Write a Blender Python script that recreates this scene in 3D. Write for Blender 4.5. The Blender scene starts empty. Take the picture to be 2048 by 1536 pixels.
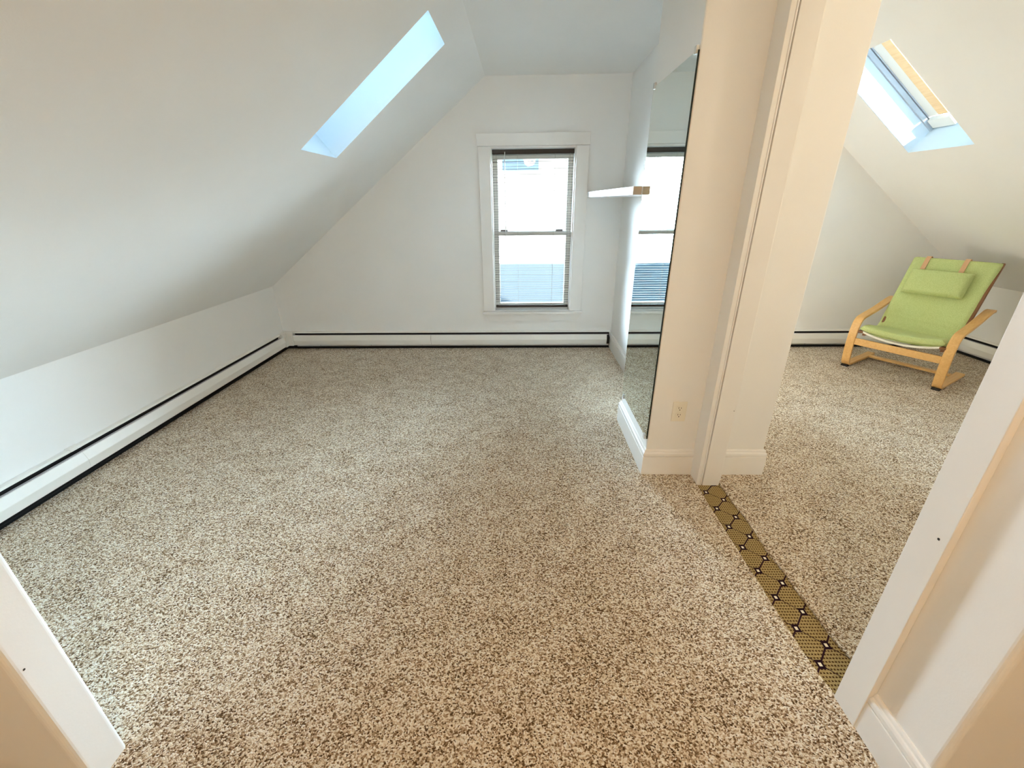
import bpy, bmesh, math, random
from mathutils import Vector, Matrix, noise
R=random.Random(7)
S=bpy.context.scene
COL=S.collection
H=1.42                                   # camera height above the carpet

# ------------------------------------------------------------------ materials
def newmat(name):
    m=bpy.data.materials.new(name); m.use_nodes=True
    nt=m.node_tree; b=nt.nodes['Principled BSDF']
    return m,nt,b
def N(nt,t,**k):
    n=nt.nodes.new(t)
    for a,v in k.items(): setattr(n,a,v)
    return n
def simple(name,col,rough=.5,metal=0,bump=0,bscale=200,spec=.4,var=.0,vscale=3):
    m,nt,b=newmat(name)
    b.inputs['Base Color'].default_value=(*col,1); b.inputs['Roughness'].default_value=rough
    b.inputs['Metallic'].default_value=metal; b.inputs['Specular IOR Level'].default_value=spec
    tc=N(nt,'ShaderNodeTexCoord')
    if bump:
        n=N(nt,'ShaderNodeTexNoise'); n.inputs['Scale'].default_value=bscale; n.inputs['Detail'].default_value=4
        bp=N(nt,'ShaderNodeBump'); bp.inputs['Strength'].default_value=bump; bp.inputs['Distance'].default_value=.002
        nt.links.new(tc.outputs['Object'],n.inputs['Vector']); nt.links.new(n.outputs['Fac'],bp.inputs['Height'])
        nt.links.new(bp.outputs['Normal'],b.inputs['Normal'])
    if var:
        n=N(nt,'ShaderNodeTexNoise'); n.inputs['Scale'].default_value=vscale; n.inputs['Detail'].default_value=5
        r=N(nt,'ShaderNodeValToRGB')
        r.color_ramp.elements[0].position=.3; r.color_ramp.elements[1].position=.7
        r.color_ramp.elements[0].color=(*[c*(1-var) for c in col],1); r.color_ramp.elements[1].color=(*[min(1,c*(1+var)) for c in col],1)
        nt.links.new(tc.outputs['Object'],n.inputs['Vector']); nt.links.new(n.outputs['Fac'],r.inputs['Fac'])
        nt.links.new(r.outputs['Color'],b.inputs['Base Color'])
    return m
M={}
M['wall']=simple('wall_paint',(.86,.86,.84),.75,bump=.10,bscale=160,spec=.2,var=.012,vscale=2.5)
M['trim']=simple('trim_paint',(.85,.84,.81),.42,bump=.05,bscale=60,spec=.4,var=.012,vscale=6)
M['heater']=simple('heater_enamel',(.84,.83,.78),.4,bump=.04,bscale=40,spec=.4)
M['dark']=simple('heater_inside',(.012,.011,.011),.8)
M['damper']=simple('damper_metal',(.33,.315,.33),.5)
M['plate']=simple('outlet_plastic',(.84,.80,.68),.35)
M['slot']=simple('outlet_slot',(.02,.018,.015),.7)
M['blind']=simple('blind_vinyl',(.055,.043,.032),.5)
M['blindrail']=simple('blind_rail',(.028,.019,.013),.5)
M['cord']=simple('blind_cord',(.5,.48,.42),.8)
M['sash']=simple('sash_vinyl',(.80,.78,.72),.45)
M['latch']=simple('latch_metal',(.22,.21,.2),.4,metal=.5)
M['gasket']=simple('skylight_frame',(.42,.45,.48),.5)
M['shaft']=simple('skylight_shaft_sky_tint',(.66,.74,.79),.7,spec=.2)  # white shaft with the sky's blue light mixed into its colour
M['shelf']=simple('shelf_paint',(.86,.86,.86),.4)
M['clip']=simple('mirror_clip_plastic',(.75,.75,.73),.25)
M['mirroredge']=simple('mirror_edge',(.012,.02,.018),.2)
M['leather']=simple('strap_leather',(.62,.36,.19),.6,bump=.1,bscale=300)
M['web']=simple('seat_webbing',(.85,.82,.70),.8,bump=.2,bscale=400)
M['darkwood']=simple('dark_wood_edge',(.20,.085,.03),.5)
M['glide']=simple('chair_glide',(.015,.012,.01),.7)
M['siding']=None
def wood(name,c1,c2,scale=(14,1.2,14)):
    m,nt,b=newmat(name)
    tc=N(nt,'ShaderNodeTexCoord'); mp=N(nt,'ShaderNodeMapping'); mp.inputs['Scale'].default_value=scale
    n=N(nt,'ShaderNodeTexNoise'); n.inputs['Scale'].default_value=4; n.inputs['Detail'].default_value=8; n.inputs['Distortion'].default_value=.8
    r=N(nt,'ShaderNodeValToRGB'); r.color_ramp.elements[0].color=(*c1,1); r.color_ramp.elements[1].color=(*c2,1)
    r.color_ramp.elements[0].position=.3; r.color_ramp.elements[1].position=.7
    nt.links.new(tc.outputs['Object'],mp.inputs['Vector']); nt.links.new(mp.outputs['Vector'],n.inputs['Vector'])
    nt.links.new(n.outputs['Fac'],r.inputs['Fac']); nt.links.new(r.outputs['Color'],b.inputs['Base Color'])
    b.inputs['Roughness'].default_value=.38
    return m
M['birch']=wood('birch_veneer',(.66,.36,.11),(.76,.46,.17))
M['pine']=wood('pine_sash',(.72,.45,.20),(.80,.54,.28))
# mirror
m,nt,b=newmat('mirror_glass'); b.inputs['Base Color'].default_value=(.80,.88,.86,1); b.inputs['Metallic'].default_value=1; b.inputs['Roughness'].default_value=.015; M['mirror']=m
# window glass: a clear sheet that lets daylight straight through, with a little reflection
m=bpy.data.materials.new('window_glass'); m.use_nodes=True; nt=m.node_tree; nt.nodes.clear()
o=N(nt,'ShaderNodeOutputMaterial'); mx=N(nt,'ShaderNodeMixShader'); tr=N(nt,'ShaderNodeBsdfTransparent'); gl=N(nt,'ShaderNodeBsdfGlossy'); lw=N(nt,'ShaderNodeLayerWeight')
tr.inputs['Color'].default_value=(.96,.98,.98,1); gl.inputs['Roughness'].default_value=.02; lw.inputs['Blend'].default_value=.15
pw=N(nt,'ShaderNodeMath',operation='POWER'); pw.inputs[1].default_value=5; ml=N(nt,'ShaderNodeMath',operation='MULTIPLY_ADD'); ml.inputs[1].default_value=.6; ml.inputs[2].default_value=.02
lw.inputs['Blend'].default_value=.5; nt.links.new(lw.outputs['Facing'],pw.inputs[0]); nt.links.new(pw.outputs[0],ml.inputs[0]); nt.links.new(ml.outputs[0],mx.inputs['Fac']); nt.links.new(tr.outputs[0],mx.inputs[1]); nt.links.new(gl.outputs[0],mx.inputs[2]); nt.links.new(mx.outputs[0],o.inputs['Surface']); M['glass']=m
# green upholstery
m,nt,b=newmat('green_cotton'); b.inputs['Roughness'].default_value=.9; b.inputs['Specular IOR Level'].default_value=.15
b.inputs['Sheen Weight'].default_value=.25; b.inputs['Sheen Tint'].default_value=(.8,.9,.5,1)
tc=N(nt,'ShaderNodeTexCoord'); n=N(nt,'ShaderNodeTexNoise'); n.inputs['Scale'].default_value=220; n.inputs['Detail'].default_value=3
r=N(nt,'ShaderNodeValToRGB'); r.color_ramp.elements[0].color=(.43,.50,.19,1); r.color_ramp.elements[1].color=(.55,.615,.27,1)
r.color_ramp.elements[0].position=.35; r.color_ramp.elements[1].position=.65
bp=N(nt,'ShaderNodeBump'); bp.inputs['Strength'].default_value=.25; bp.inputs['Distance'].default_value=.002
nt.links.new(tc.outputs['Object'],n.inputs['Vector']); nt.links.new(n.outputs['Fac'],r.inputs['Fac']); nt.links.new(r.outputs['Color'],b.inputs['Base Color'])
nt.links.new(n.outputs['Fac'],bp.inputs['Height']); nt.links.new(bp.outputs['Normal'],b.inputs['Normal']); M['green']=m
# flecked loop carpet
def carpet(name,rot=0.):
    m,nt,b=newmat(name); b.inputs['Roughness'].default_value=.95; b.inputs['Specular IOR Level'].default_value=.05
    L=nt.links.new
    tc=N(nt,'ShaderNodeTexCoord'); mp=N(nt,'ShaderNodeMapping'); mp.inputs['Rotation'].default_value=(0,0,rot)
    mp.inputs['Scale'].default_value=(1,1.15,1)
    L(tc.outputs['Object'],mp.inputs['Vector'])
    # wobble the coordinates so that the loops are irregular
    nw=N(nt,'ShaderNodeTexNoise'); nw.inputs['Scale'].default_value=75; nw.inputs['Detail'].default_value=2
    L(mp.outputs['Vector'],nw.inputs['Vector'])
    sub=N(nt,'ShaderNodeVectorMath',operation='SUBTRACT'); sub.inputs[1].default_value=(.5,.5,.5); L(nw.outputs['Color'],sub.inputs[0])
    sc=N(nt,'ShaderNodeVectorMath',operation='SCALE'); sc.inputs['Scale'].default_value=.008; L(sub.outputs[0],sc.inputs[0])
    ad=N(nt,'ShaderNodeVectorMath',operation='ADD'); L(mp.outputs['Vector'],ad.inputs[0]); L(sc.outputs[0],ad.inputs[1])
    vo=N(nt,'ShaderNodeTexVoronoi'); vo.inputs['Scale'].default_value=205; vo.inputs['Randomness'].default_value=.85
    L(ad.outputs[0],vo.inputs['Vector'])
    # colour of each loop
    sp=N(nt,'ShaderNodeSeparateColor'); L(vo.outputs['Color'],sp.inputs['Color'])
    n2=N(nt,'ShaderNodeTexNoise'); n2.inputs['Scale'].default_value=190; n2.inputs['Detail'].default_value=3; L(mp.outputs['Vector'],n2.inputs['Vector'])
    n3=N(nt,'ShaderNodeTexNoise'); n3.inputs['Scale'].default_value=7; n3.inputs['Detail'].default_value=3; L(mp.outputs['Vector'],n3.inputs['Vector'])
    a1=N(nt,'ShaderNodeMath',operation='MULTIPLY_ADD'); L(sp.outputs[0],a1.inputs[0]); a1.inputs[1].default_value=.78; a1.inputs[2].default_value=-.44
    a2=N(nt,'ShaderNodeMath',operation='MULTIPLY_ADD'); L(n2.outputs['Fac'],a2.inputs[0]); a2.inputs[1].default_value=.75; L(a1.outputs[0],a2.inputs[2])
    a3=N(nt,'ShaderNodeMath',operation='MULTIPLY_ADD'); L(n3.outputs['Fac'],a3.inputs[0]); a3.inputs[1].default_value=.32; L(a2.outputs[0],a3.inputs[2])
    r=N(nt,'ShaderNodeValToRGB'); cr=r.color_ramp
    cr.elements[0].position=.10; cr.elements[0].color=(.085,.048,.022,1)
    cr.elements[1].position=.86; cr.elements[1].color=(.95,.91,.83,1)
    for p,c in ((.27,(.31,.205,.115)),(.44,(.58,.45,.305)),(.62,(.83,.725,.57))):
        e=cr.elements.new(p); e.color=(*c,1)
    L(a3.outputs[0],r.inputs['Fac']); L(r.outputs['Color'],b.inputs['Base Color'])
    # loops stand up from the backing
    inv=N(nt,'ShaderNodeMath',operation='MULTIPLY_ADD'); L(vo.outputs['Distance'],inv.inputs[0]); inv.inputs[1].default_value=-1.1; inv.inputs[2].default_value=1
    a4=N(nt,'ShaderNodeMath',operation='MULTIPLY_ADD'); L(n2.outputs['Fac'],a4.inputs[0]); a4.inputs[1].default_value=.5; L(inv.outputs[0],a4.inputs[2])
    bp=N(nt,'ShaderNodeBump'); bp.inputs['Strength'].default_value=.85; bp.inputs['Distance'].default_value=.005
    L(a4.outputs[0],bp.inputs['Height']); L(bp.outputs['Normal'],b.inputs['Normal'])
    return m
M['carpet']=carpet('flecked_loop_carpet')
# old patterned carpet in the doorway: rows of dark dots, trellis of dark lines, pale knots
LA=Vector((.9755,1.849)); LB=Vector((.00245,-.1297)); LC=Vector((.0655,-.062))   # first knot, step along, step across
def strip_mat():
    m,nt,b=newmat('trellis_carpet'); b.inputs['Roughness'].default_value=.95; b.inputs['Specular IOR Level'].default_value=.05
    L=nt.links.new
    tc=N(nt,'ShaderNodeTexCoord'); se=N(nt,'ShaderNodeSeparateXYZ'); L(tc.outputs['Object'],se.inputs[0])
    def mth(op,*a):
        n=N(nt,'ShaderNodeMath',operation=op)
        for i,v in enumerate(a):
            if isinstance(v,(int,float)): n.inputs[i].default_value=v
            else: L(v,n.inputs[i])
        return n.outputs[0]
    # lattice coordinates: p = s*across + t*along
    det=LC.x*LB.y-LC.y*LB.x
    X=mth('SUBTRACT',se.outputs[0],LA.x); Y=mth('SUBTRACT',se.outputs[1],LA.y)
    s=mth('ADD',mth('MULTIPLY',X,LB.y/det),mth('MULTIPLY',Y,-LB.x/det))
    t=mth('ADD',mth('MULTIPLY',X,-LC.y/det),mth('MULTIPLY',Y,LC.x/det))
    def frac(v): return mth('SUBTRACT',v,mth('ROUND',v))         # -.5 .. .5, zero on the lattice
    fs=frac(s); ft=frac(t); fd=frac(mth('SUBTRACT',t,s))
    d1=mth('MULTIPLY',mth('ABSOLUTE',ft),.12)                     # lines running across
    u=mth('ADD',s,t)                                              # the other diagonal
    fu=frac(mth('SUBTRACT',u,0))
    # straight line distances in metres
    line_a=mth('LESS_THAN',mth('ABSOLUTE',ft),.016)
    line_b=mth('LESS_THAN',mth('ABSOLUTE',fu),.030)
    lines=mth('MAXIMUM',line_a,line_b)
    gx=mth('ADD',mth('MULTIPLY',fs,LC.x),mth('MULTIPLY',ft,LB.x)); gy=mth('ADD',mth('MULTIPLY',fs,LC.y),mth('MULTIPLY',ft,LB.y))
    box=mth('MAXIMUM',mth('ABSOLUTE',gx),mth('MULTIPLY',mth('ABSOLUTE',gy),.8))
    knot=mth('LESS_THAN',box,.0125); core=mth('LESS_THAN',box,.0050)
    dotx=mth('ABSOLUTE',frac(mth('MULTIPLY',se.outputs[0],1/.0105))); doty=mth('ABSOLUTE',frac(mth('MULTIPLY',se.outputs[1],1/.0125)))
    dots=mth('MULTIPLY',mth('LESS_THAN',dotx,.30),mth('LESS_THAN',doty,.22))
    nz=N(nt,'ShaderNodeTexNoise'); nz.inputs['Scale'].default_value=260; L(tc.outputs['Object'],nz.inputs['Vector'])
    base=N(nt,'ShaderNodeValToRGB'); base.color_ramp.elements[0].color=(.30,.215,.085,1); base.color_ramp.elements[1].color=(.46,.355,.17,1)
    base.color_ramp.elements[0].position=.35; base.color_ramp.elements[1].position=.65
    L(nz.outputs['Fac'],base.inputs['Fac'])
    def mix(f,a,c):
        n=N(nt,'ShaderNodeMix',data_type='RGBA'); L(f,n.inputs[0])
        L(a,n.inputs[6]); n.inputs[7].default_value=(*c,1); return n.outputs[2]
    c=mix(dots,base.outputs['Color'],(.07,.035,.015)); c=mix(lines,c,(.03,.012,.02)); c=mix(knot,c,(.02,.008,.015)); c=mix(core,c,(.86,.80,.68))
    L(c,b.inputs['Base Color'])
    bp=N(nt,'ShaderNodeBump'); bp.inputs['Strength'].default_value=.4; bp.inputs['Distance'].default_value=.002; L(nz.outputs['Fac'],bp.inputs['Height']); L(bp.outputs['Normal'],b.inputs['Normal'])
    return m
M['strip']=strip_mat()
# exterior
def siding():
    m,nt,b=newmat('white_clapboard'); L=nt.links.new
    b.inputs['Base Color'].default_value=(.86,.85,.82,1); b.inputs['Roughness'].default_value=.6
    tc=N(nt,'ShaderNodeTexCoord'); w=N(nt,'ShaderNodeTexWave',wave_type='BANDS',bands_direction='Z',wave_profile='SAW'); w.inputs['Scale'].default_value=2.6
    L(tc.outputs['Object'],w.inputs['Vector'])
    bp=N(nt,'ShaderNodeBump'); bp.inputs['Strength'].default_value=.4; bp.inputs['Distance'].default_value=.02; L(w.outputs['Fac'],bp.inputs['Height']); L(bp.outputs['Normal'],b.inputs['Normal'])
    return m
M['siding']=siding()
M['shingle']=simple('grey_shingle',(.14,.19,.24),.85,bump=.5,bscale=25,var=.12,vscale=9)
M['paleroof']=simple('pale_membrane_roof',(.21,.28,.35),.8,bump=.2,bscale=20)
M['paneext']=simple('neighbour_glass',(.18,.26,.36),.08)
M['lawn']=simple('ground_grey',(.30,.31,.28),.9,var=.1,vscale=.6)
def emit(name,col,s):
    m,nt,b=newmat(name); b.inputs['Base Color'].default_value=(*col,1)
    b.inputs['Emission Color'].default_value=(*col,1); b.inputs['Emission Strength'].default_value=s
    return m
M['lampglass']=emit('lit_lamp_glass',(1,.80,.56),6)
M['brass']=simple('lamp_metal',(.6,.55,.48),.35,metal=.9)

# ------------------------------------------------------------------ mesh helpers
def box(bm,x0,x1,y0,y1,z0,z1,bev=0,seg=2):
    t=bmesh.new(); r=bmesh.ops.create_cube(t,size=1)
    for v in t.verts: v.co=Vector(((x0+x1)/2+v.co.x*(x1-x0),(y0+y1)/2+v.co.y*(y1-y0),(z0+z1)/2+v.co.z*(z1-z0)))
    if bev: bmesh.ops.bevel(t,geom=t.edges[:],offset=bev,segments=seg,affect='EDGES',profile=.5)
    me=bpy.data.meshes.new('t'); t.to_mesh(me); t.free(); bm.from_mesh(me); bpy.data.meshes.remove(me)
def prism(bm,poly,a,b,fn):
    """extrude a 2-D polygon between a and b; fn(u,v,w) gives the point"""
    n=len(poly); A=[bm.verts.new(fn(u,v,a)) for u,v in poly]; B=[bm.verts.new(fn(u,v,b)) for u,v in poly]
    bm.faces.new(A); bm.faces.new(B[::-1])
    for i in range(n): bm.faces.new((A[i],B[i],B[(i+1)%n],A[(i+1)%n]))
def tube(bm,pts,r,seg=8):
    pts=[Vector(p) for p in pts]; rings=[]
    for i,p in enumerate(pts):
        d=(pts[min(i+1,len(pts)-1)]-pts[max(i-1,0)]).normalized()
        a=d.orthogonal().normalized(); c=d.cross(a)
        rings.append([bm.verts.new(p+(a*math.cos(k*2*math.pi/seg)+c*math.sin(k*2*math.pi/seg))*r) for k in range(seg)])
    for i in range(len(rings)-1):
        for k in range(seg): bm.faces.new((rings[i][k],rings[i][(k+1)%seg],rings[i+1][(k+1)%seg],rings[i+1][k]))
    bm.faces.new(rings[0][::-1]); bm.faces.new(rings[-1])
def lathe(bm,prof,c,seg=32):
    rings=[[bm.verts.new((c[0]+r*math.cos(k*2*math.pi/seg),c[1]+r*math.sin(k*2*math.pi/seg),c[2]+z)) for k in range(seg)] for r,z in prof]
    for i in range(len(rings)-1):
        for k in range(seg): bm.faces.new((rings[i][k],rings[i][(k+1)%seg],rings[i+1][(k+1)%seg],rings[i+1][k]))
    bm.faces.new(rings[0][::-1]); bm.faces.new(rings[-1])
def obj(name,bm,mat,parent=None,smooth=False):
    bmesh.ops.recalc_face_normals(bm,faces=bm.faces[:])
    me=bpy.data.meshes.new(name); bm.to_mesh(me); bm.free()
    for mm in (mat if isinstance(mat,(list,tuple)) else [mat]): me.materials.append(mm)
    if smooth:
        for p in me.polygons: p.use_smooth=True
    o=bpy.data.objects.new(name,me); COL.objects.link(o)
    if parent:
        o.parent=parent; o.matrix_parent_inverse=Matrix.Identity(4)
        o.location=-Vector(parent.location) if parent.get('_w') else (0,0,0)
    return o
def B(name,mat,parent,*boxes,bev=0,seg=2):
    bm=bmesh.new()
    for b in boxes: box(bm,*b,bev=bev,seg=seg)
    return obj(name,bm,mat,parent)
def struct(o,label=None):
    o['kind']='structure'
    if label: o['label']=label
    return o
def tag(o,label,cat,group=None):
    o['label']=label; o['category']=cat
    if group: o['group']=group
    return o
def empty(name,loc=(0,0,0),rot=0):
    o=bpy.data.objects.new(name,None); COL.objects.link(o); o.location=loc; o.rotation_euler=(0,0,rot); o.empty_display_size=.1
    return o
V=Vector

# ------------------------------------------------------------------ room dimensions
XL,XR=-2.545,4.346          # knee walls
YB,YN=4.288,-1.7            # window wall, wall behind the camera
ZK,ZC=.651,2.394            # knee wall top, flat ceiling
XA,XB=-.311,2.100           # slope pitch references
XC,ZR=1.50,.651+.776*(4.346-1.50)   # the right slope runs up to a higher ceiling in the second room
DL=V((XA-XL,0,ZC-ZK)).normalized(); NL=V((-DL.z,0,DL.x))           # up the left slope, outward
DR=V((XB-XR,0,ZC-ZK)).normalized(); NR=V((-DR.z,0,DR.x)); 
if NR.z<0: NR=-NR
T=.25                        # roof build-up

# ---- floor and carpets
struct(B('floor',simple('plywood_subfloor',(.35,.27,.18),.8),None,(XL-.1,XR+.1,YN-.1,YB+.1,-.12,-.0124)),'plywood floor under the carpets')
def edgex(y,kind):
    """wavy cut edges of the two carpets at the doorway"""
    w=.004*noise.noise(V((y*9,kind*7.3,0)))+.0025*noise.noise(V((y*45,kind*3.1,2)))
    if kind==0:
        pts=[(1.915,.946),(1.77,.945),(1.61,.945),(1.46,.949),(1.29,.951),(1.13,.953),(.97,.956),(.887,.964),(.853,.972),(.80,.976)]
    else:
        w*=2.0
        pts=[(1.915,1.071),(1.82,1.072),(1.71,1.079),(1.56,1.079),(1.43,1.077),(1.36,1.080),(1.29,1.081),(1.18,1.083),(1.11,1.089),(1.04,1.091),(.96,1.10),(.80,1.10)]
    for (a,xa),(b,xb) in zip(pts,pts[1:]):
        if a>=y>=b: return xa+(xb-xa)*(a-y)/(a-b)+w
    return (pts[0] if y>pts[0][0] else pts[-1])[1]
def carpet_obj(poly,name,label,side):
    bm=bmesh.new()
    vs=[bm.verts.new((x,y,0)) for x,y in poly]; f=bm.faces.new(vs)
    bm.normal_update()
    if f.normal.z<0: f.normal_flip()
    g=bmesh.ops.extrude_face_region(bm,geom=[f])
    for v in [e for e in g['geom'] if isinstance(e,bmesh.types.BMVert)]: v.co.z=-.0078
    o=obj(name,bm,M['carpet']); tag(o,label,'carpet'); return o
ys=[.838+i*(1.908-.838)/80 for i in range(81)]
left=[(XL+.002,YN+.002)]+[(XR-.002,YN+.002),(XR-.002,.577),(.985,.577),(.985,.838)]+[(edgex(y,0),y) for y in ys]+[(.945,1.908),(.945,2.3),(.925,2.31),(.925,YB-.002),(XL+.002,YB-.002)]
right=[(edgex(y,1),y) for y in reversed(ys)]+[(1.10,.838),(1.10,.578),(XR-.002,.578),(XR-.002,YB-.002),(1.05,YB-.002),(1.05,2.3),(1.07,2.29)]
carpet_obj(left,'carpet','beige and brown flecked carpet across the foreground and the left room',0)
carpet_obj(right,'carpet','pale beige flecked carpet under the green armchair beyond the doorway',1)
bm=bmesh.new(); box(bm,.90,1.12,.80,2.02,-.0122,-.008)
o=obj('carpet_strip',bm,M['strip']); tag(o,'narrow gold and black trellis carpet strip between the two beige carpets','carpet strip')

# ---- walls
def wallbm(name,boxes,label=None,mat=None,bev=0):
    return struct(B(name,mat or M['wall'],None,*boxes,bev=bev),label)
wallbm('wall_left',[(XL-.12,XL,YN,YB,-.013,ZK+.10)],'low white knee wall under the left slope')
wallbm('wall_right',[(XR,XR+.12,YN,YB,-.013,ZK+.10)],'low white knee wall behind the green armchair')
# window wall with the hole
WX0,WX1,WZ0,WZ1=-.286,.486,.395,1.868
VX0,VX1=1.19,1.58
bm=bmesh.new()
def gable(bm,x0,x1,z0,y0,y1):
    def top(x):
        if x<XA: return ZK+(x-XL)*(ZC-ZK)/(XA-XL)
        if x>1.02: return min(ZR,ZK+(XR-x)*(ZC-ZK)/(XR-XB))
        return ZC
    xs=[x0]+[x for x in (XA,1.0199,1.0201,XC) if x0<x<x1]+[x1]
    poly=[(x0,z0),(x1,z0)]+[(x,top(x)+.02) for x in reversed(xs)]
    prism(bm,poly,y0,y1,lambda u,v,w:V((u,w,v)))
gable(bm,XL,WX0,-.013,YB,YB+.2); gable(bm,WX1,VX0,-.013,YB,YB+.2); gable(bm,VX1,XR,-.013,YB,YB+.2); gable(bm,VX0,VX1,WZ1,YB,YB+.2); box(bm,VX0,VX1,YB,YB+.2,-.013,WZ0); gable(bm,WX0,WX1,WZ1,YB,YB+.2); box(bm,WX0,WX1,YB,YB+.2,-.013,WZ0)
bmesh.ops.remove_doubles(bm,verts=bm.verts[:],dist=.0005)
struct(obj('wall_back',bm,M['wall']),'white end wall with the window')
bm=bmesh.new(); gable(bm,XL,XR,-.013,YN-.15,YN); struct(obj('wall_front',bm,M['wall']),'end wall behind the viewer')
# flat ceiling and slopes
struct(B('ceiling',M['wall'],None,(XA-.02,1.04,YN,YB,ZC,ZC+.2)),'flat white ceiling between the slopes')
struct(B('ceiling_second_room',M['wall'],None,(1.0,XC+.02,YN,YB,ZR,ZR+.2)),'flat ceiling of the second room')
struct(B('wall_hall_upper',M['wall'],None,(.99,1.05,YN,.578,ZC,ZR+.1),(.99,1.05,.676,YB,ZC+.011,ZR+.1)),'upper wall between the two ceilings')
def slope(name,x0,D,Nn,u0,u1,v0,v1,label,flare):
    """sloped ceiling slab; the skylight hole spans u0..u1 up the slope and v0..v1 along the room"""
    O=V((x0,0,ZK)); Lg=(V((XA,0,ZC))-V((XL,0,ZK))).length if x0<0 else (V((XC,0,ZR))-V((XR,0,ZK))).length
    P=lambda u,v,w:O+D*u+V((0,v,0))+Nn*w
    bm=bmesh.new()
    U=[-.02,u0,u1,Lg+.0]; Vv=[YN,v0,v1,YB]
    Uo=[-.02,u0-.0,u1+flare,Lg]; 
    lo=[[bm.verts.new(P(u,v,0)) for v in Vv] for u in U]; hi=[[bm.verts.new(P(u,v,T)) for v in Vv] for u in Uo]
    for i in range(3):
        for j in range(3):
            if (i,j)==(1,1): continue
            f=bm.faces.new((lo[i][j],lo[i+1][j],lo[i+1][j+1],lo[i][j+1])); g=bm.faces.new((hi[i][j],hi[i+1][j],hi[i+1][j+1],hi[i][j+1]))
    ring=[(1,1),(2,1),(2,2),(1,2)]
    for k in range(4):
        a,b2=ring[k],ring[(k+1)%4]
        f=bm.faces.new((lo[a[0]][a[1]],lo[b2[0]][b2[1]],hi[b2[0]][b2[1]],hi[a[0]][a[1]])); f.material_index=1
    outer=[(i,0) for i in range(4)]+[(3,j) for j in (1,2,3)]+[(i,3) for i in (2,1,0)]+[(0,j) for j in (2,1)]
    for k in range(len(outer)):
        a,b2=outer[k],outer[(k+1)%len(outer)]
        bm.faces.new((lo[a[0]][a[1]],lo[b2[0]][b2[1]],hi[b2[0]][b2[1]],hi[a[0]][a[1]]))
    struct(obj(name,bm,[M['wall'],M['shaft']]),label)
    return P
cl=math.hypot(XA-XL,ZC-ZK)/(XA-XL)
SL=((-1.210-XL)*cl,(-.457-XL)*cl,2.600,3.083)
SR=((XR-2.958)*cl,(XR-2.233)*cl,3.213,3.730)
PL=slope('ceiling_left',XL,DL,NL,*SL,'white sloped ceiling on the left with a skylight',.10)
PR=slope('ceiling_right',XR,DR,NR,*SR,'white sloped ceiling above the green armchair with a skylight',.06)
def skylight(name,P,S4,fl,label):
    u0,u1,v0,v1=S4; u1+=fl
    r=empty(name,P((u0+u1)/2,(v0+v1)/2,T)); r['_w']=1; struct(r,label)
    def pb(nm,mat,parts):
        bm=bmesh.new()
        for a,b2,c,d,e,f in parts:
            co=[P(u,v,w) for u in (a,b2) for v in (c,d) for w in (e,f)]
            vs=[bm.verts.new(p) for p in co]
            for q in ((0,1,3,2),(4,6,7,5),(0,4,5,1),(2,3,7,6),(0,2,6,4),(1,5,7,3)): bm.faces.new([vs[i] for i in q])
        return obj(nm,bm,mat,r)
    pb('pane',M['glass'],[(u0,u1,v0,v1,T-.020,T-.014)])
    pb('frame',M['sash'],[(u0-.05,u1+.05,v0-.06,v0,T-.001,T+.012),(u0-.05,u1+.05,v1,v1+.06,T-.001,T+.012),(u0-.06,u0,v0,v1,T-.001,T+.012),(u1,u1+.06,v0,v1,T-.001,T+.012)])
    return r,pb
wl,pbl=skylight('window_2',PL,SL,.10,'skylight in the left sloped ceiling')
wr,pbr=skylight('window_3',PR,SR,.06,'skylight in the sloped ceiling over the armchair')
u0,u1,v0,v1=SR; u1+=.06
pbr('gasket',M['gasket'],[(u0,u1,v1-.014,v1-.0005,T-.075,T-.045),(u0,u1,v1-.02,v1-.0005,T-.040,T-.021)])
pbr('sash_rail',M['pine'],[(u0+.10,u1,v1-.175,v1-.100,T-.036,T-.021)])
pbr('blind_cassette',M['sash'],[(u0+.10,u1,v1-.0995,v1-.0205,T-.034,T-.021)])
pbr('sash_corner',M['sash'],[(u0+.012,u0+.085,v1-.20,v1-.02,T-.060,T-.021)])

# chimney chase with the mirror, wall between the rooms, doorway
CX0,CX1,CY0,CY1=.684,1.326,2.012,2.632
wallbm('wall_chimney',[(CX0,CX1,CY0,CY1,-.012,ZC+.01),(1.06,CX1,CY0,CY1,ZC+.01,ZR+.01)],'boxed in chimney between the two rooms',bev=.006)
wallbm('wall_center',[(.928,1.05,CY1-.02,YB,-.013,ZC+.01)],'wall between the two rooms right of the window')
wallbm('wall_doorway',[(.985,1.085,.676,.822,-.012,ZC+.01),(.985,1.066,.822,CY0,2.20,ZC+.01)],'wall around the open doorway')
def wall_end(name,x0,x1,xc,y0,y1,label):
    """gable shaped cross wall whose free vertical corner is rounded plaster"""
    bm=bmesh.new(); gable(bm,x0,x1,-.012,y0,y1)
    es=[e for e in bm.edges if all(abs(v.co.x-xc)<1e-4 for v in e.verts) and abs(e.verts[0].co.y-e.verts[1].co.y)<1e-4 and (abs(e.verts[0].co.y-y0)<1e-4 or x0==XL)]
    bmesh.ops.bevel(bm,geom=es,offset=.014,segments=5,affect='EDGES',profile=.5)
    o=obj(name,bm,M['wall']); struct(o,label); return o
wall_end('wall_near_right',.985,XR,.985,.578,.676,'wall end right of the viewer')
wall_end('wall_near_left',XL,-1.135,-1.135,.578,.677,'wall end left of the viewer')

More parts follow.
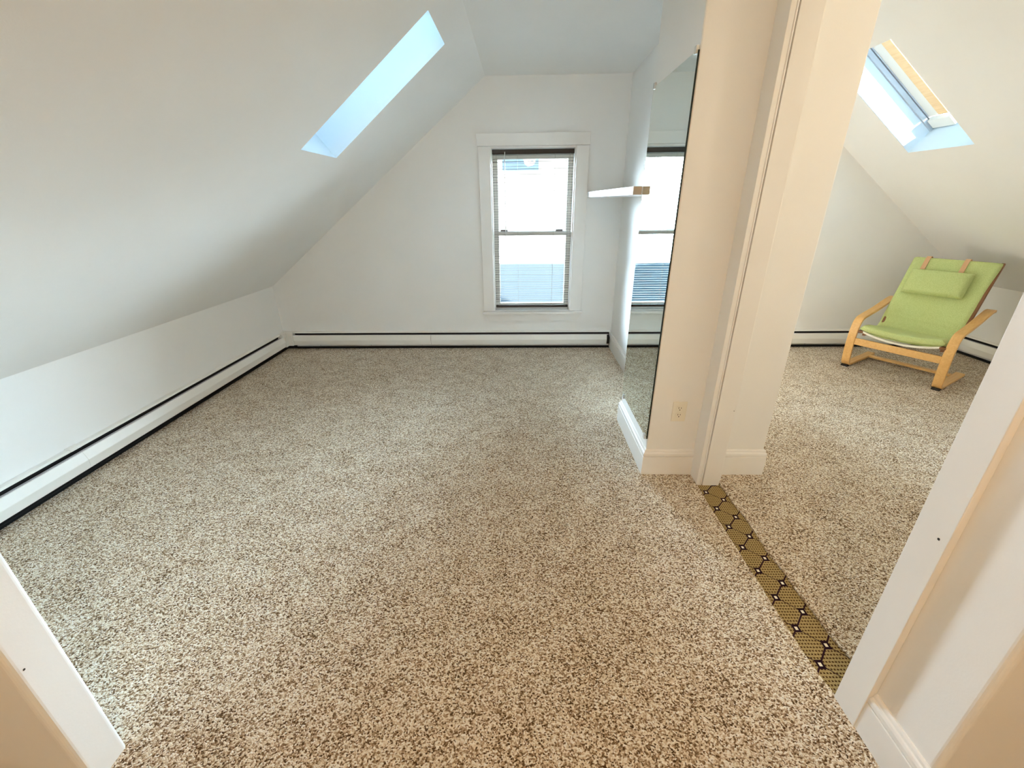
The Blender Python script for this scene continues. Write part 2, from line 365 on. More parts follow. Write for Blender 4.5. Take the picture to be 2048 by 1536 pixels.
# ---- door casing
r=struct(empty('door_1'),'white casing and jambs of the open doorway')
B('casing',M['trim'],r,(.945,.966,1.910,CY0,-.013,2.28),bev=.002)
B('stop',M['trim'],r,(.9665,.9745,1.9085,1.93,-.013,2.25),bev=.003)
B('jamb',M['trim'],r,(.9785,1.066,1.908,CY0,-.012,2.22),bev=.002)
B('casing',M['trim'],r,(1.0665,1.084,1.935,CY0,-.004,2.25),bev=.002)
B('casing',M['trim'],r,(.966,.985,.755,.838,-.013,2.28),bev=.002)
B('jamb',M['trim'],r,(.9855,1.085,.8225,.838,-.013,2.22),bev=.001)
B('head_casing',M['trim'],r,(.966,.985,.838,1.910,2.20,2.28),bev=.002)
B('head_jamb',M['trim'],r,(.9855,1.066,.838,1.908,2.185,2.1995))

def nail_hole(parent,c,axis,r=.0032):
    bm=bmesh.new(); q=[(r*math.cos(k*.6283)*(1+.25*math.sin(k)),r*math.sin(k*.6283)) for k in range(10)]
    f={'x':lambda u,v,w:V((c[0]+w,c[1]+u,c[2]+v)),'y':lambda u,v,w:V((c[0]+u,c[1]+w,c[2]+v))}[axis]
    prism(bm,q,-.0006,.0006,f); o=obj('nail_hole',bm,M['slot'],parent); o['label']='small dark nail hole'
nail_hole(r,(.966,.776,.690),'x'); nail_hole(r,(1.060,1.908,.445),'y',.0022); nail_hole(bpy.data.objects['wall_near_left'],(-1.135,.598,.454),'x',.0026)
# ---- baseboards: flat board and a moulded cap
BPROF=[(0,-.0125),(.0165,-.0125),(.0165,.111),(.0145,.1135),(.0085,.1140),(.0085,.1170),(.0155,.1175),(.0155,.132),(.0125,.139),(.0085,.142),(.0075,.150),(.004,.155),(0,.155)]
def baseboard(name,segs,label):
    bm=bmesh.new()
    for (x0,y0,x1,y1,nx,ny,m0,m1) in segs:      # wall line, outward normal, mitre growth at both ends
        d=V((x1-x0,y1-y0,0)); Ln=d.length; d/=Ln; n=V((nx,ny,0)); o=V((x0,y0,0))
        A=[bm.verts.new(o+d*(-m0*u)+n*u+V((0,0,v))) for u,v in BPROF]; C=[bm.verts.new(o+d*(Ln+m1*u)+n*u+V((0,0,v))) for u,v in BPROF]
        k=len(BPROF); bm.faces.new(A); bm.faces.new(C[::-1])
        for i in range(k): bm.faces.new((A[i],C[i],C[(i+1)%k],A[(i+1)%k]))
    return struct(obj(name,bm,M['trim']),label)
baseboard('baseboard_chimney',[(CX0,CY0,CX0,CY1,-1,0,1,1),(CX0,CY0,.944,CY0,0,-1,1,0),(1.085,CY0,CX1,CY0,0,-1,0,1),(CX0,CY1,.928,CY1,0,1,1,-1),(CX1,CY0,CX1,CY1,1,0,1,1)],'white baseboard round the chimney')
baseboard('baseboard_center',[(.928,CY1,.928,YB,-1,0,-1,0)],'white baseboard right of the window')
baseboard('baseboard_doorway',[(.985,.7545,.985,.578,-1,0,0,1),(.985,.578,2.2,.578,0,-1,1,0)],'white baseboard beside the near door casing')

# ---- window on the end wall
w=struct(empty('window_1'),'white double hung window with a blind on the end wall')
yf=YB-.024
B('casing',M['trim'],w,(-.392,WX0+.002,yf,YB-.003,.389,1.870),bev=.003)
B('casing',M['trim'],w,(WX1-.002,.598,yf,YB-.003,.389,1.870),bev=.003)
B('head_casing',M['trim'],w,(-.402,.604,yf-.006,YB-.003,1.8725,1.972),bev=.003)
B('stool',M['trim'],w,(-.400,.610,YB-.060,YB+.06,.362,.3875),bev=.004)
bm=bmesh.new(); prism(bm,[(-.390,.3550),(.600,.3550),(.558,.292),(-.345,.288)],yf-.002,YB-.003,lambda u,v,q:V((u,q,v)))
obj('apron',bm,M['trim'],w)
B('side_jamb',M['trim'],w,(WX0,WX0+.012,YB,YB+.19,.3895,WZ1)); B('side_jamb',M['trim'],w,(WX1-.012,WX1,YB,YB+.19,.3895,WZ1)); B('head_jamb',M['trim'],w,(WX0+.012,WX1-.012,YB,YB+.19,WZ1-.012,WZ1))
def sash(nm,z0,z1,y,bot,top):
    s=B(nm,M['sash'],w,(WX0+.013,WX0+.060,y,y+.035,z0,z1),(WX1-.060,WX1-.013,y,y+.035,z0,z1),(WX0+.060,WX1-.060,y,y+.035,z0,z0+bot),(WX0+.060,WX1-.060,y,y+.035,z1-top,z1))
    p=B('pane',M['glass'],s,(WX0+.060,WX1-.060,y+.015,y+.019,z0+bot,z1-top)); return s
ls=sash('lower_sash',.395,1.150,YB+.075,.055,.036); us=sash('upper_sash',1.118,1.855,YB+.115,.036,.075)
for x in (-.175,.36):
    B('sash_lock',M['latch'],ls,(x-.035,x+.035,YB+.082,YB+.108,1.1502,1.168),bev=.004)
# venetian blind
bl=tag(empty('venetian_blind',(.1,YB+.03,.395)),'brown thin slatted blind hanging in the end wall window','blind'); bl['_w']=1
yb=YB+.034
B('head_rail',M['blindrail'],bl,(WX0+.016,WX1-.016,yb-.014,yb+.014,1.812,1.850),bev=.003)
bm=bmesh.new(); z=1.806; k=0
while z>.452:
    tl=.0022*math.sin(k*1.7)+.0016*math.sin(k*.61); hgt=.0
    if k in (1,2,3): tl-=.008
    prof=[(-.0125,-.0007),(-.006,.0002),(0,.0006),(.006,.0002),(.0125,-.0007),(.0125,-.0003),(.006,.0006),(0,.001),(-.006,.0006),(-.0125,-.0003)]
    a=-.03+.05*math.sin(k*2.3)
    sag=(.016 if k in (1,2) else 0.0)
    def fn(u,v,q,z=z,a=a,tl=tl,sag=sag):
        f=(q-.1)/.75
        return V((q,yb+u*math.cos(a)-v*math.sin(a),z+v*math.cos(a)+u*math.sin(a)+tl*f*2-(sag*(.5-f) if sag else 0)))
    prism(bm,prof,WX0+.018,WX1-.018,fn)
    z-=.0226; k+=1
o=obj('slat_panel',bm,M['blind'],bl); o['label']='thin brown slats of the blind'
B('bottom_rail',M['blindrail'],bl,(WX0+.018,WX1-.018,yb-.013,yb+.013,.416,.440),bev=.004)
for x in (-.235,-.04,.30,.435):
    bm=bmesh.new()
    for dy in (-.0135,.0135): tube(bm,[(x,yb+dy,.437),(x,yb+dy,1.815)],.0009,5)
    obj('ladder_cord',bm,M['cord'],bl)
bm=bmesh.new(); tube(bm,[(-.155,yb-.022,1.83),(-.157,yb-.024,1.70),(-.156,yb-.023,1.10)],.0035,8); obj('tilt_wand',bm,M['clip'],bl)

w4=struct(empty('added_window'),'unseen window added behind the chimney to light the second room')  # not in view; put in as extra daylight for the second room
B('casing',M['trim'],w4,(VX0-.105,VX0,yf,YB-.0005,.388,1.972),(VX1,VX1+.105,yf,YB-.0005,.388,1.972),(VX0,VX1,yf,YB-.0005,1.872,1.972),(VX0-.11,VX1+.11,YB-.045,YB+.06,.362,.3875))
B('sash',M['sash'],w4,(VX0,VX0+.05,YB+.08,YB+.12,.395,WZ1),(VX1-.05,VX1,YB+.08,YB+.12,.395,WZ1),(VX0+.05,VX1-.05,YB+.08,YB+.12,.395,.46),(VX0+.05,VX1-.05,YB+.08,YB+.12,1.80,WZ1),(VX0+.05,VX1-.05,YB+.08,YB+.12,1.115,1.15))
B('pane',M['glass'],w4,(VX0+.05,VX1-.05,YB+.098,YB+.102,.46,1.115)); B('pane',M['glass'],w4,(VX0+.05,VX1-.05,YB+.098,YB+.102,1.15,1.80))
# ---- corner shelf right of the window
bm=bmesh.new()
poly=[(.596,YB-.001),(.628,2.640),(.926,2.640),(.926,YB-.001)]
prism(bm,poly,1.447,1.492,lambda u,v,q:V((u,v,q)))
bmesh.ops.bevel(bm,geom=bm.edges[:],offset=.002,segments=1,affect='EDGES')
sh=obj('corner_shelf',bm,M['shelf']); tag(sh,'white painted board shelf fixed beside the window behind the mirror','shelf')

B('shelf_end_shade',simple('shelf_end_warm_shade',(.62,.50,.37),.6),sh,(.6295,.676,2.6372,2.6398,1.4485,1.4905))['label']='shelf end with warm lamplit shade in its colour'  # white board end; warm lamplit shade is put into its colour
# ---- wall mirror with its clips
mr=tag(empty('wall_mirror',(CX0-.006,2.30,.22)),'tall frameless mirror on the side of the chimney','mirror'); mr['_w']=1
bm=bmesh.new(); box(bm,CX0-.0078,CX0-.0008,2.010,2.612,.222,1.948)
o=obj('mirror_glass',bm,[M['mirroredge'],M['mirror']],mr)
for p in o.data.polygons:
    if p.normal.x<-.9: p.material_index=1
for y,z in ((2.03,1.948),(2.59,1.948),(2.05,.222),(2.57,.222)):
    s=1 if z>1 else -1
    bm=bmesh.new(); box(bm,CX0-.0125,CX0-.0005,y-.012,y+.012,z+s*.0005 if s>0 else z-.018,z+.018 if s>0 else z-.0005,bev=.002); box(bm,CX0-.0125,CX0-.0082,y-.010,y+.010,min(z-s*.010,z+s*.004),max(z-s*.010,z+s*.004))
    obj('mirror_clip',bm,M['clip'],mr)

# ---- duplex outlet on the chimney
ot=tag(empty('wall_outlet',(.830,CY0,.390)),'cream two socket electrical outlet low on the chimney face','outlet')
bm=bmesh.new(); box(bm,-.037,.037,-.006,-.0002,-.058,.058,bev=.003); obj('cover_plate',bm,M['plate'],ot)
for s in (1,-1):
    bm=bmesh.new(); t=[]
    for k in range(24):
        a=k*2*math.pi/24; t.append((max(-.0165,min(.0165,.0175*math.cos(a))),s*.0195+max(-.0135,min(.0135,.0175*math.sin(a)))))
    prism(bm,t,-.0082,-.006,lambda u,v,q:V((u,q,v)))
    f=obj('receptacle',bm,M['plate'],ot)
    bm=bmesh.new(); box(bm,-.0075,-.0050,-.0086,-.0078,s*.0195-.001,s*.0195+.0085); box(bm,.0050,.0075,-.0086,-.0078,s*.0195+.0,s*.0195+.0075)
    prism(bm,[(.0028*math.cos(k*.6283),s*.0195-.0075+.0028*math.sin(k*.6283)) for k in range(10)],-.0086,-.0078,lambda u,v,q:V((u,q,v)))
    o=obj('socket_slots',bm,M['slot'],f); o['label']='dark socket slots'
bm=bmesh.new(); prism(bm,[(.0028*math.cos(k*.5236),.0028*math.sin(k*.5236)) for k in range(12)],-.0072,-.006,lambda u,v,q:V((u,q,v))); obj('screw',bm,M['plate'],ot)

# ---- baseboard heaters.  d = distance from the wall, z = height, along the wall 0..length
HD=.078
def heater(name,org,along,out,length,label,panels,end_a=None,end_b=None,a0=0.,gap_end=0.,corner=None):
    r=empty(name,org); tag(r,label,'baseboard heater','white baseboard heaters'); A=V(along); O_=V(out)
    f=lambda d,z,s:A*s+O_*d+V((0,0,z))
    def pr(nm,poly,s0,s1,mat):
        bm=bmesh.new(); prism(bm,poly,s0,s1,f); return obj(nm,bm,mat,r)
    pr('back_plate',[(.0005,.012),(.0005,.178),(.004,.180),(.030,.1765),(.036,.170),(.036,.166),(.031,.171),(.004,.174),(.004,.012)],0,length,M['heater'])
    pr('damper',[(.0415,.1495),(.0535,.1435),(.0535,.1415),(.0415,.1475)],a0+.001,length-.02,M['damper'])
    pr('heating_fins_and_shade',[(.006,.030),(.054,.050),(.054,.118),(.010,.130),(.010,.164),(.006,.164)],a0+.001,length-.004,M['dark'])  # fins, plus a black sheet painting the shade behind the top gap
    pr('base_shadow_pan',[(.005,.001),(.044,.001),(.044,.003),(.030,.006),(.030,.012),(.005,.012)],a0,length,M['dark'])  # black strip painting the shade and dirt below the front panel
    fp=[(HD-.024,.1475),(HD-.017,.1465),(HD-.001,.101),(HD,.097),(HD-.008,.046),(HD-.016,.042),(HD-.016,.044),(HD-.010,.047),(HD-.003,.096),(HD-.0185,.1435),(HD-.024,.1445)]
    for s0,s1 in panels: pr('front_panel',fp,s0,s1,M['heater'])
    for s0,s1 in zip([p[1] for p in panels[:-1]],[p[0] for p in panels[1:]]):
        pr('joint_clip',[(.0005,.183),(.033,.180),(.040,.168),(.037,.166),(.030,.176),(.0005,.179)],s0-.03,s1+.03,M['heater'])
    cap=[(.0005,.014),(.0005,.182),(.034,.180),(.052,.165),(HD-.004,.150),(HD+.002,.100),(HD+.002,.044),(HD-.01,.040)]
    for e in (end_a,end_b):
        if e: pr('end_cap',cap,e[0],e[1],M['heater'])
    for s in [a0+.25+i*.55 for i in range(int((length-.3-a0)/.55)+1)]:
        pr('bracket',[(.004,.02),(.052,.045),(.052,.125),(.004,.14)],s,s+.004,M['dark'])
    return r
# corner piece belongs to the knee wall heater
Lk=YB-.678
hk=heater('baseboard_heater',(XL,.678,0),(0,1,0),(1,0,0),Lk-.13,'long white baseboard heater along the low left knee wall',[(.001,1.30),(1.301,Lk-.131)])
bm=bmesh.new()
c0=V((XL,.678,0)); y1=Lk
def ring(bm,s):   # the corner box that joins the two runs
    pass
pc=[(.0005,y1-.13),(HD+.001,y1-.13),(HD+.001,y1-HD-.001),(.125,y1-HD-.001),(.125,y1-.0005),(.0005,y1-.0005)]
t0=[(.0005,y1-.13),(.050,y1-.13),(.050,y1-.050),(.125,y1-.050),(.125,y1-.0005),(.0005,y1-.0005)]
rows=[(pc,.042),(pc,.098),([( .0005 if u<.01 else (u-.008 if u<.1 else u), v if (v>y1-.01 or v<y1-.12) else v+.008) for u,v in pc],.150),(t0,.178)]
rv=[[bm.verts.new((u,v,z)) for u,v in pts] for pts,z in rows]
for a,c in zip(rv,rv[1:]):
    for i in range(6): bm.faces.new((a[i],a[(i+1)%6],c[(i+1)%6],c[i]))
bm.faces.new(rv[0][::-1]); bm.faces.new(rv[-1])
o=obj('corner_cover',bm,M['heater'],hk)
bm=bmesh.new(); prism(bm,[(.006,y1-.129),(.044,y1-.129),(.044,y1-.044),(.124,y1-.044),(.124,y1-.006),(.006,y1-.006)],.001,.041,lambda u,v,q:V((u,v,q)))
obj('corner_shadow_pan',bm,M['dark'],hk)  # black block carrying the painted shade and dirt round the corner
Lb=.912-(XL+.126)
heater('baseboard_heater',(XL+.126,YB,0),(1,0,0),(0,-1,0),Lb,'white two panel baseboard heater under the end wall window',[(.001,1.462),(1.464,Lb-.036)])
Lr=XR-.13-1.052
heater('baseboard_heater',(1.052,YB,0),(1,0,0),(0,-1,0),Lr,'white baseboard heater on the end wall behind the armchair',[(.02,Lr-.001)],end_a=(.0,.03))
Lq=YB-.678
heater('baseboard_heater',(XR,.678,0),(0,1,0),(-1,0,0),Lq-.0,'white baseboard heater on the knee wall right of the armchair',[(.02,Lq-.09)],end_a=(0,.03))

# ---- bentwood armchair: local x across, y backwards, z up
CO=V((3.1179,3.4117,0)); cw=V((.52806,-.84920,0))
ch=empty('bentwood_armchair',CO,math.atan2(cw.y,cw.x)); tag(ch,'bentwood lounge armchair with green cushion and headrest beyond the doorway','armchair')
def cat(pts,n=10):
    P=[V(p) for p in pts]; P=[P[0]*2-P[1]]+P+[P[-1]*2-P[-2]]; out=[]
    for i in range(1,len(P)-2):
        for k in range(n):
            t=k/n; a,b2,c,d=P[i-1],P[i],P[i+1],P[i+2]
            out.append(.5*((2*b2)+(c-a)*t+(2*a-5*b2+4*c-d)*t*t+(-a+3*b2-3*c+d)*t**3))
    out.append(P[-2]); return out
def strip(bm,path,x0,x1,th,bev=.003):
    """a bent board: path of (y,z) points, thickness th, between x0 and x1"""
    path=[V((p[0],p[1])) for p in path]; rings=[]
    for i,p in enumerate(path):
        d=(path[min(i+1,len(path)-1)]-path[max(i-1,0)]).normalized(); n=V((-d.y,d.x)); h=th/2
        pr=[(x0,-h+bev),(x0+bev,-h),(x1-bev,-h),(x1,-h+bev),(x1,h-bev),(x1-bev,h),(x0+bev,h),(x0,h-bev)]
        rings.append([bm.verts.new((x,(p+n*o).x,(p+n*o).y)) for x,o in pr])
    for a,c in zip(rings,rings[1:]):
        for k in range(8): bm.faces.new((a[k],a[(k+1)%8],c[(k+1)%8],c[k]))
    bm.faces.new(rings[0][::-1]); bm.faces.new(rings[-1])
fpath=cat([(.52,.030),(.40,.024),(.20,.022),(.075,.021),(.030,.027),(.010,.052),(.000,.10),(-.014,.20),(-.018,.30),(-.008,.385),(.014,.428),(.055,.452),(.14,.468),(.30,.498),(.45,.535),(.56,.560),(.62,.562)],8)
for x0,x1 in ((-.352,-.290),(.290,.352)):
    bm=bmesh.new(); strip(bm,fpath,x0,x1,.022); s=obj('side_frame',bm,M['birch'],ch)
    bm=bmesh.new(); box(bm,x0+.004,x1-.004,.004,.050,.0,.018,bev=.003); g=obj('glide',bm,M['glide'],s); g['label']='black floor glide'
bm=bmesh.new(); box(bm,-.290,.290,-.024,-.004,.222,.280,bev=.004); obj('front_crossbar',bm,M['birch'],ch)
bm=bmesh.new(); box(bm,-.290,.290,.395,.445,.018,.038,bev=.004); obj('rear_crossbar',bm,M['birch'],ch)
# seat and back rails behind the cushion
rail=cat([(-.005,.322),(.10,.318),(.22,.310),(.295,.335),(.345,.42),(.42,.555),(.52,.74),(.635,.925)],8)
for x0,x1 in ((-.258,-.238),(.262,.284)):
    bm=bmesh.new(); strip(bm,rail,x0,x1,.024); o=obj('seat_rail',bm,M['darkwood'],ch); o['label']='dark wooden side rail behind the cushion'
for y,z in ((.515,.705),(.625,.905)):
    bm=bmesh.new(); box(bm,-.238,.262,y-.010,y+.010,z-.025,z+.010,bev=.003); obj('back_slat',bm,M['darkwood'],ch)
bm=bmesh.new()      # pale sagging front edge of the seat sling
for (a,c,h) in ((-.255,.262,.016),):
    pts=[]
    for i in range(25):
        f=i/24; x=a+(c-a)*f; pts.append(V((x,-.020,.346-.042*(1-(2*f-1)**2))))
    rr=[[bm.verts.new(p+V((0,dy,dz))) for dy,dz in ((-.006,-.008),(.02,-.008),(.02,.008),(-.006,.008))] for p in pts]
    for a_,c_ in zip(rr,rr[1:]):
        for k in range(4): bm.faces.new((a_[k],a_[(k+1)%4],c_[(k+1)%4],c_[k]))
    bm.faces.new(rr[0][::-1]); bm.faces.new(rr[-1])
o=obj('seat_sling',bm,M['web'],ch); o['label']='pale woven sling under the seat cushion'
for x0,x1 in ((-.290,-.250),(.255,.295)):
    bm=bmesh.new(); box(bm,x0,x1,-.030,.02,.333,.352,bev=.004); o=obj('sling_end',bm,M['darkwood'],ch)
# cushion: one long pad over seat and back
top=cat([(-.045,.395),(-.015,.408),(.08,.398),(.20,.372),(.272,.366),(.318,.392),(.346,.455),(.40,.565),(.47,.700),(.535,.830),(.585,.925),(.600,.945)],9)
nu=28; bm=bmesh.new(); Tt=[];Bb=[]; nS=len(top)
acc=[0]
for a,c in zip(top,top[1:]): acc.append(acc[-1]+(V(c[:2] if len(c)>2 else c)-V(a[:2] if len(a)>2 else a)).length)
Ls=acc[-1]
for i in range(nS):
    p=V((top[i][0],top[i][1])); q0=top[max(i-1,0)]; q1=top[min(i+1,nS-1)]
    d=(V((q1[0],q1[1]))-V((q0[0],q0[1]))).normalized(); n=V((-d.y,d.x))
    s=acc[i]; es=min(1,min(s,Ls-s)/.035); es=math.sqrt(max(0,1-(1-es)**2))
    ra=[];rb=[]
    for j in range(nu+1):
        f=2*j/nu-1; x=.278*f*(1-.012*(1-es)); eu=min(1,(1-abs(f))/.11); eu=math.sqrt(max(0,1-(1-eu)**2))
        th=.056*es*eu+.004
        sag=-.026*(1-f*f)*max(0,1-max(0,s-.10)/.25)
        y0,z0=p.x,p.y+sag
        cr=0
        for cs,wd,dp in ((.335,.018,.010),(.445,.010,.006),(.64,.012,.003)):
            cr+=dp*math.exp(-((s-cs-.008*math.sin(f*2.2+cs*9))/wd)**2)*(1 if cs<.4 else .6+.4*f)
        cr+=.0025*noise.noise(V((x*7,s*7,0)))
        mid=V((y0,z0))-n*.030
        tp=mid+n*(th/2-cr*eu); bt=mid-n*(th/2)
        ra.append(bm.verts.new((x,tp.x,tp.y))); rb.append(bm.verts.new((x,bt.x,bt.y)))
    Tt.append(ra);Bb.append(rb)
for i in range(nS-1):
    for j in range(nu):
        bm.faces.new((Tt[i][j],Tt[i][j+1],Tt[i+1][j+1],Tt[i+1][j])); bm.faces.new((Bb[i][j],Bb[i+1][j],Bb[i+1][j+1],Bb[i][j+1]))
    for j in (0,nu): bm.faces.new((Tt[i][j],Tt[i+1][j],Bb[i+1][j],Bb[i][j]))
for i in (0,nS-1):
    for j in range(nu): bm.faces.new((Tt[i][j],Bb[i][j],Bb[i][j+1],Tt[i][j+1]))
cu=obj('cushion',bm,M['green'],ch,smooth=True)
# headrest pillow lying on the back cushion
bd=V((0,.245,.480)).normalized(); bn=V((0,-bd.z,bd.y)); bo=V((0,.335,.450))
bm=bmesh.new(); g=20; A=[];C=[]
for i in range(g+1):
    ra=[];rb=[]
    for j in range(g+1):
        a=2*i/g-1; c=2*j/g-1
        ea=max(0,1-abs(a)**4); ec=max(0,1-abs(c)**4); th=.034*(ea*ec)**.35
        u=-.030+.200*a; v=.322+.108*c
        th*=(1-.15*max(0,c))
        base=bo+V((u,0,0))+bd*v+bn*.024
        ra.append(bm.verts.new(base+bn*(th*1.35+.001))); rb.append(bm.verts.new(base-bn*(th*.55+.001)))
    A.append(ra);C.append(rb)
for i in range(g):
    for j in range(g):
        bm.faces.new((A[i][j],A[i+1][j],A[i+1][j+1],A[i][j+1])); bm.faces.new((C[i][j],C[i][j+1],C[i+1][j+1],C[i+1][j]))
for i in range(g):
    for k in (0,g):
        bm.faces.new((A[i][k],A[i+1][k],C[i+1][k],C[i][k])); bm.faces.new((A[k][i],A[k][i+1],C[k][i+1],C[k][i]))
pi=obj('headrest_pillow',bm,M['green'],ch,smooth=True)
for u in (-.172,.076):
    bm=bmesh.new(); path=[]
    for v,h in ((.425,.012),(.45,.004),(.49,.003),(.52,.002),(.545,-.004),(.562,-.016),(.565,-.045),(.54,-.068)): 
        q=bo+bd*v+bn*h; path.append((q.y,q.z))
    strip(bm,cat(path,5),u-.016,u+.016,.004,.001); o=obj('strap',bm,M['leather'],pi); o['label']='tan leather strap over the top of the back'

# ---- hall ceiling lamp, then two unseen lamps added to light the second room
lp=tag(empty('ceiling_lamp',(.15,-.55,ZC)),'round glass ceiling lamp behind the viewer','ceiling lamp')
bm=bmesh.new(); lathe(bm,[(.17,-.025),(.17,-.0005)],(0,0,0)); obj('canopy',bm,M['brass'],lp)
bm=bmesh.new(); lathe(bm,[(.02,-.10),(.08,-.094),(.13,-.075),(.155,-.045),(.16,-.0255)],(0,0,0)); obj('glass_shade',bm,M['lampglass'],lp,smooth=True)
fl=tag(empty('added_floor_lamp',(1.32,3.82,0)),'low globe lamp on the carpet behind the chimney','floor lamp')  # out of view; added to throw the chair's shadow on the slope
bm=bmesh.new(); lathe(bm,[(.10,0),(.10,.015),(.03,.025),(.02,.10),(.02,.12)],(0,0,0)); obj('base',bm,M['brass'],fl)
bm=bmesh.new(); lathe(bm,[(.02,.12),(.09,.15),(.13,.22),(.13,.26),(.09,.33),(.02,.36)],(0,0,0)); obj('globe',bm,M['lampglass'],fl,smooth=True)
pz=ZK+.776*(XR-1.95)
cl2=tag(empty('added_pendant_lamp',(1.95,1.22,pz)),'unseen glass globe pendant added to brighten the second room','pendant lamp')  # out of view; added as fill for the carpet and chimney side
bm=bmesh.new(); lathe(bm,[(.05,-.06),(.05,.03)],(0,0,0)); obj('canopy',bm,M['brass'],cl2)
bm=bmesh.new(); tube(bm,[(0,0,-.05),(0,0,-.36)],.004,8); obj('cord',bm,M['cord'],cl2)
bm=bmesh.new(); lathe(bm,[(.02,-.53),(.07,-.515),(.10,-.47),(.105,-.44),(.10,-.41),(.07,-.37),(.02,-.35)],(0,0,0)); obj('globe',bm,M['lampglass'],cl2,smooth=True)
def point(name,loc,e,col,r):
    l=bpy.data.lights.new(name,'POINT'); l.energy=e; l.color=col; l.shadow_soft_size=r
    o=bpy.data.objects.new(name,l); COL.objects.link(o); o.location=loc; return o
point('hall_lamp_bulb',(.15,-.55,ZC-.22),HALL:=16,(1,.64,.33),.12)
point('added_floor_bulb',(1.32,3.82,.46),FLOORL:=6,(1,.93,.82),.07)

point('added_pendant_bulb',(1.95,1.22,pz-.66),PEND:=3.3,(1,.82,.58),.09)
# ---- outside: the white house across the way
nh=empty('neighbour_house',(0,16,-6)); tag(nh,'white clapboard house outside the end wall window','house'); nh['_w']=1
B('wall',M['siding'],nh,(-2.4,3.2,16,21,-6,4.0))
bm=bmesh.new(); prism(bm,[(-2.9,3.95),(3.7,3.95),(.4,6.2)],15.6,21.3,lambda u,v,q:V((u,q,v))); obj('roof',bm,M['shingle'],nh)
wn=B('window',M['sash'],nh,(-.77,.67,15.95,15.999,2.27,4.0)); B('pane',M['paneext'],wn,(-.66,.56,15.94,15.949,2.38,3.9))
bm=bmesh.new(); prism(bm,[(15.999,-.69),(15.999,-.9),(12.5,-3.2),(12.5,-3.0)],-5,5.6,lambda u,v,q:V((q,u,v))); obj('porch_roof',bm,M['paleroof'],nh)
struct(B('ground',M['lawn'],None,(-40,40,-30,40,-6.1,-6)),'ground outside')

# ------------------------------------------------------------------ daylight
SKY,HAZE=.34,135
wd=bpy.data.worlds.new('World'); S.world=wd; wd.use_nodes=True; nt=wd.node_tree; L=nt.links.new
bg=nt.nodes['Background']; tc=N(nt,'ShaderNodeTexCoord'); se=N(nt,'ShaderNodeSeparateXYZ'); L(tc.outputs['Generated'],se.inputs[0])
rp=N(nt,'ShaderNodeValToRGB'); rp.color_ramp.elements[0].position=0; rp.color_ramp.elements[0].color=(.79,.90,1,1); rp.color_ramp.elements[1].position=.8; rp.color_ramp.elements[1].color=(.31,.68,1,1)
nz=N(nt,'ShaderNodeTexNoise'); nz.inputs['Scale'].default_value=2.2; nz.inputs['Detail'].default_value=6; L(tc.outputs['Generated'],nz.inputs['Vector'])
cr=N(nt,'ShaderNodeValToRGB'); cr.color_ramp.elements[0].position=.45; cr.color_ramp.elements[1].position=.7
mx=N(nt,'ShaderNodeMix',data_type='RGBA'); L(se.outputs[2],rp.inputs['Fac']); L(nz.outputs['Fac'],cr.inputs['Fac'])
L(cr.outputs['Color'],mx.inputs[0]); L(rp.outputs['Color'],mx.inputs[6]); mx.inputs[7].default_value=(.62,.84,1,1)
L(mx.outputs[2],bg.inputs['Color'])
# hazy, much brighter sky low over the street beyond the end wall window
def smooth(v,a,b,c,d):
    n=N(nt,'ShaderNodeMapRange',interpolation_type='SMOOTHSTEP'); L(v,n.inputs['Value'])
    for k,x in zip(('From Min','From Max','To Min','To Max'),(a,b,c,d)): n.inputs[k].default_value=x
    return n.outputs['Result']
mu=N(nt,'ShaderNodeMath',operation='MULTIPLY'); L(smooth(se.outputs[1],.45,.88,0,1),mu.inputs[0]); mz=N(nt,'ShaderNodeMath',operation='MULTIPLY'); L(smooth(se.outputs[2],.22,.42,1,0),mz.inputs[0]); L(smooth(se.outputs[2],.0,.16,.12,1),mz.inputs[1]); L(mz.outputs[0],mu.inputs[1])
ma=N(nt,'ShaderNodeMath',operation='MULTIPLY_ADD'); L(mu.outputs[0],ma.inputs[0]); ma.inputs[1].default_value=HAZE; ma.inputs[2].default_value=SKY
L(ma.outputs[0],bg.inputs['Strength'])
su=bpy.data.lights.new('sun','SUN'); su.energy=4.5; su.angle=.009; su.color=(1,.95,.86)
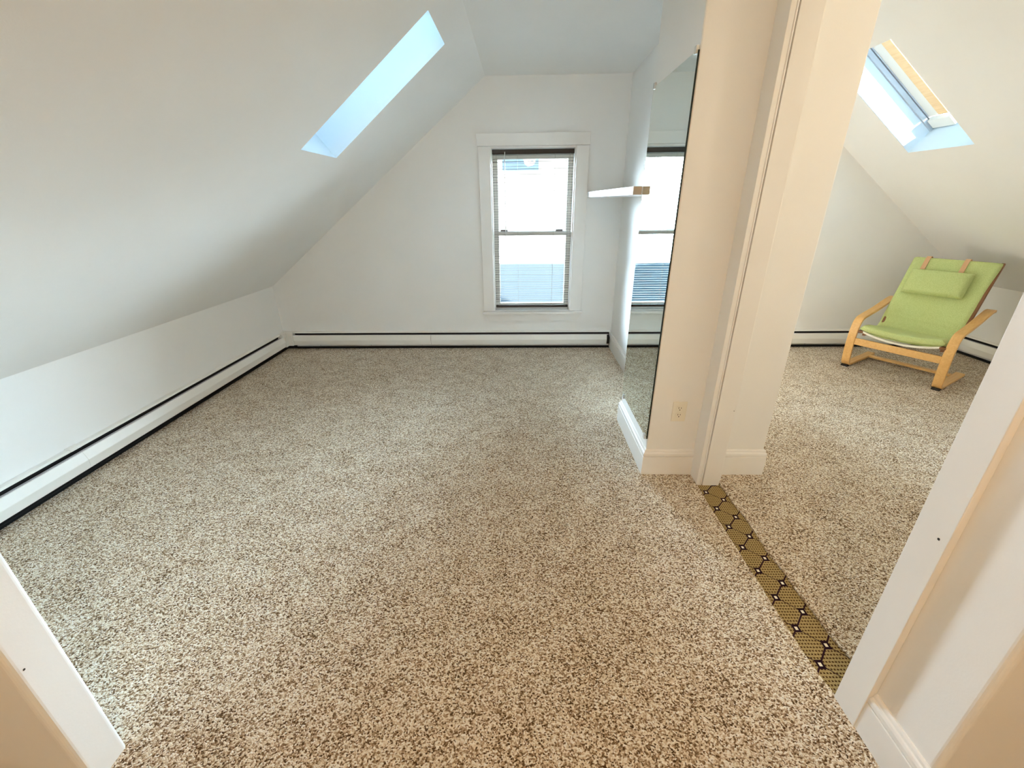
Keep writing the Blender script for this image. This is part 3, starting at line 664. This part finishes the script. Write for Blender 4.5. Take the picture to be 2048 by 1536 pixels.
so=bpy.data.objects.new('sun',su); COL.objects.link(so)
so.rotation_euler=V((-.365,.89,-.276)).to_track_quat('-Z','Y').to_euler()
def portal(name,loc,direction,w_,h_,up):
    l=bpy.data.lights.new(name,'AREA'); l.shape='RECTANGLE'; l.size=w_; l.size_y=h_; l.cycles.is_portal=True
    o=bpy.data.objects.new(name,l); COL.objects.link(o); o.location=loc
    z=-V(direction).normalized(); y=V(up).normalized(); x=y.cross(z).normalized(); y=z.cross(x)
    o.matrix_world=Matrix.Translation(loc)@Matrix((x,y,z)).transposed().to_4x4()
portal('window_portal',V((.1,YB+.215,1.13)),(0,-1,0),.80,1.5,(0,0,1))
portal('window_portal',V(((VX0+VX1)/2,YB+.215,1.13)),(0,-1,0),.42,1.5,(0,0,1))
portal('skylight_portal',PL((SL[0]+SL[1])/2+.05,(SL[2]+SL[3])/2,T+.055),-NL,.50,1.12,DL)
portal('skylight_portal',PR((SR[0]+SR[1])/2+.03,(SR[2]+SR[3])/2,T+.055),-NR,.53,1.06,DR)

# ------------------------------------------------------------------ camera
cd=bpy.data.cameras.new('camera'); cam=bpy.data.objects.new('camera',cd); COL.objects.link(cam)
cd.sensor_width=36; cd.sensor_fit='HORIZONTAL'; cd.lens=36*843.29/2048; cd.clip_start=.02
Cm=((.99970372,-.0012311,-.02430941),(.02181937,-.39731201,.91742416),(-.01078786,-.91768276,-.39716743))
mw=Matrix.Identity(4)
for i in range(3):
    mw[i][0]=Cm[i][0]; mw[i][1]=-Cm[i][1]; mw[i][2]=-Cm[i][2]
mw[2][3]=H
cam.matrix_world=mw; S.camera=cam
# undo helper flags
for o in COL.objects:
    if '_w' in o: del o['_w']
S.view_settings.view_transform='Standard'; S.view_settings.look='None'; S.view_settings.gamma=1; S.view_settings.exposure=.98
S.view_settings.use_curve_mapping=False
S.cycles.adaptive_threshold=.02; S.cycles.max_bounces=12; S.cycles.diffuse_bounces=8; S.cycles.sample_clamp_indirect=8; S.cycles.transparent_max_bounces=16
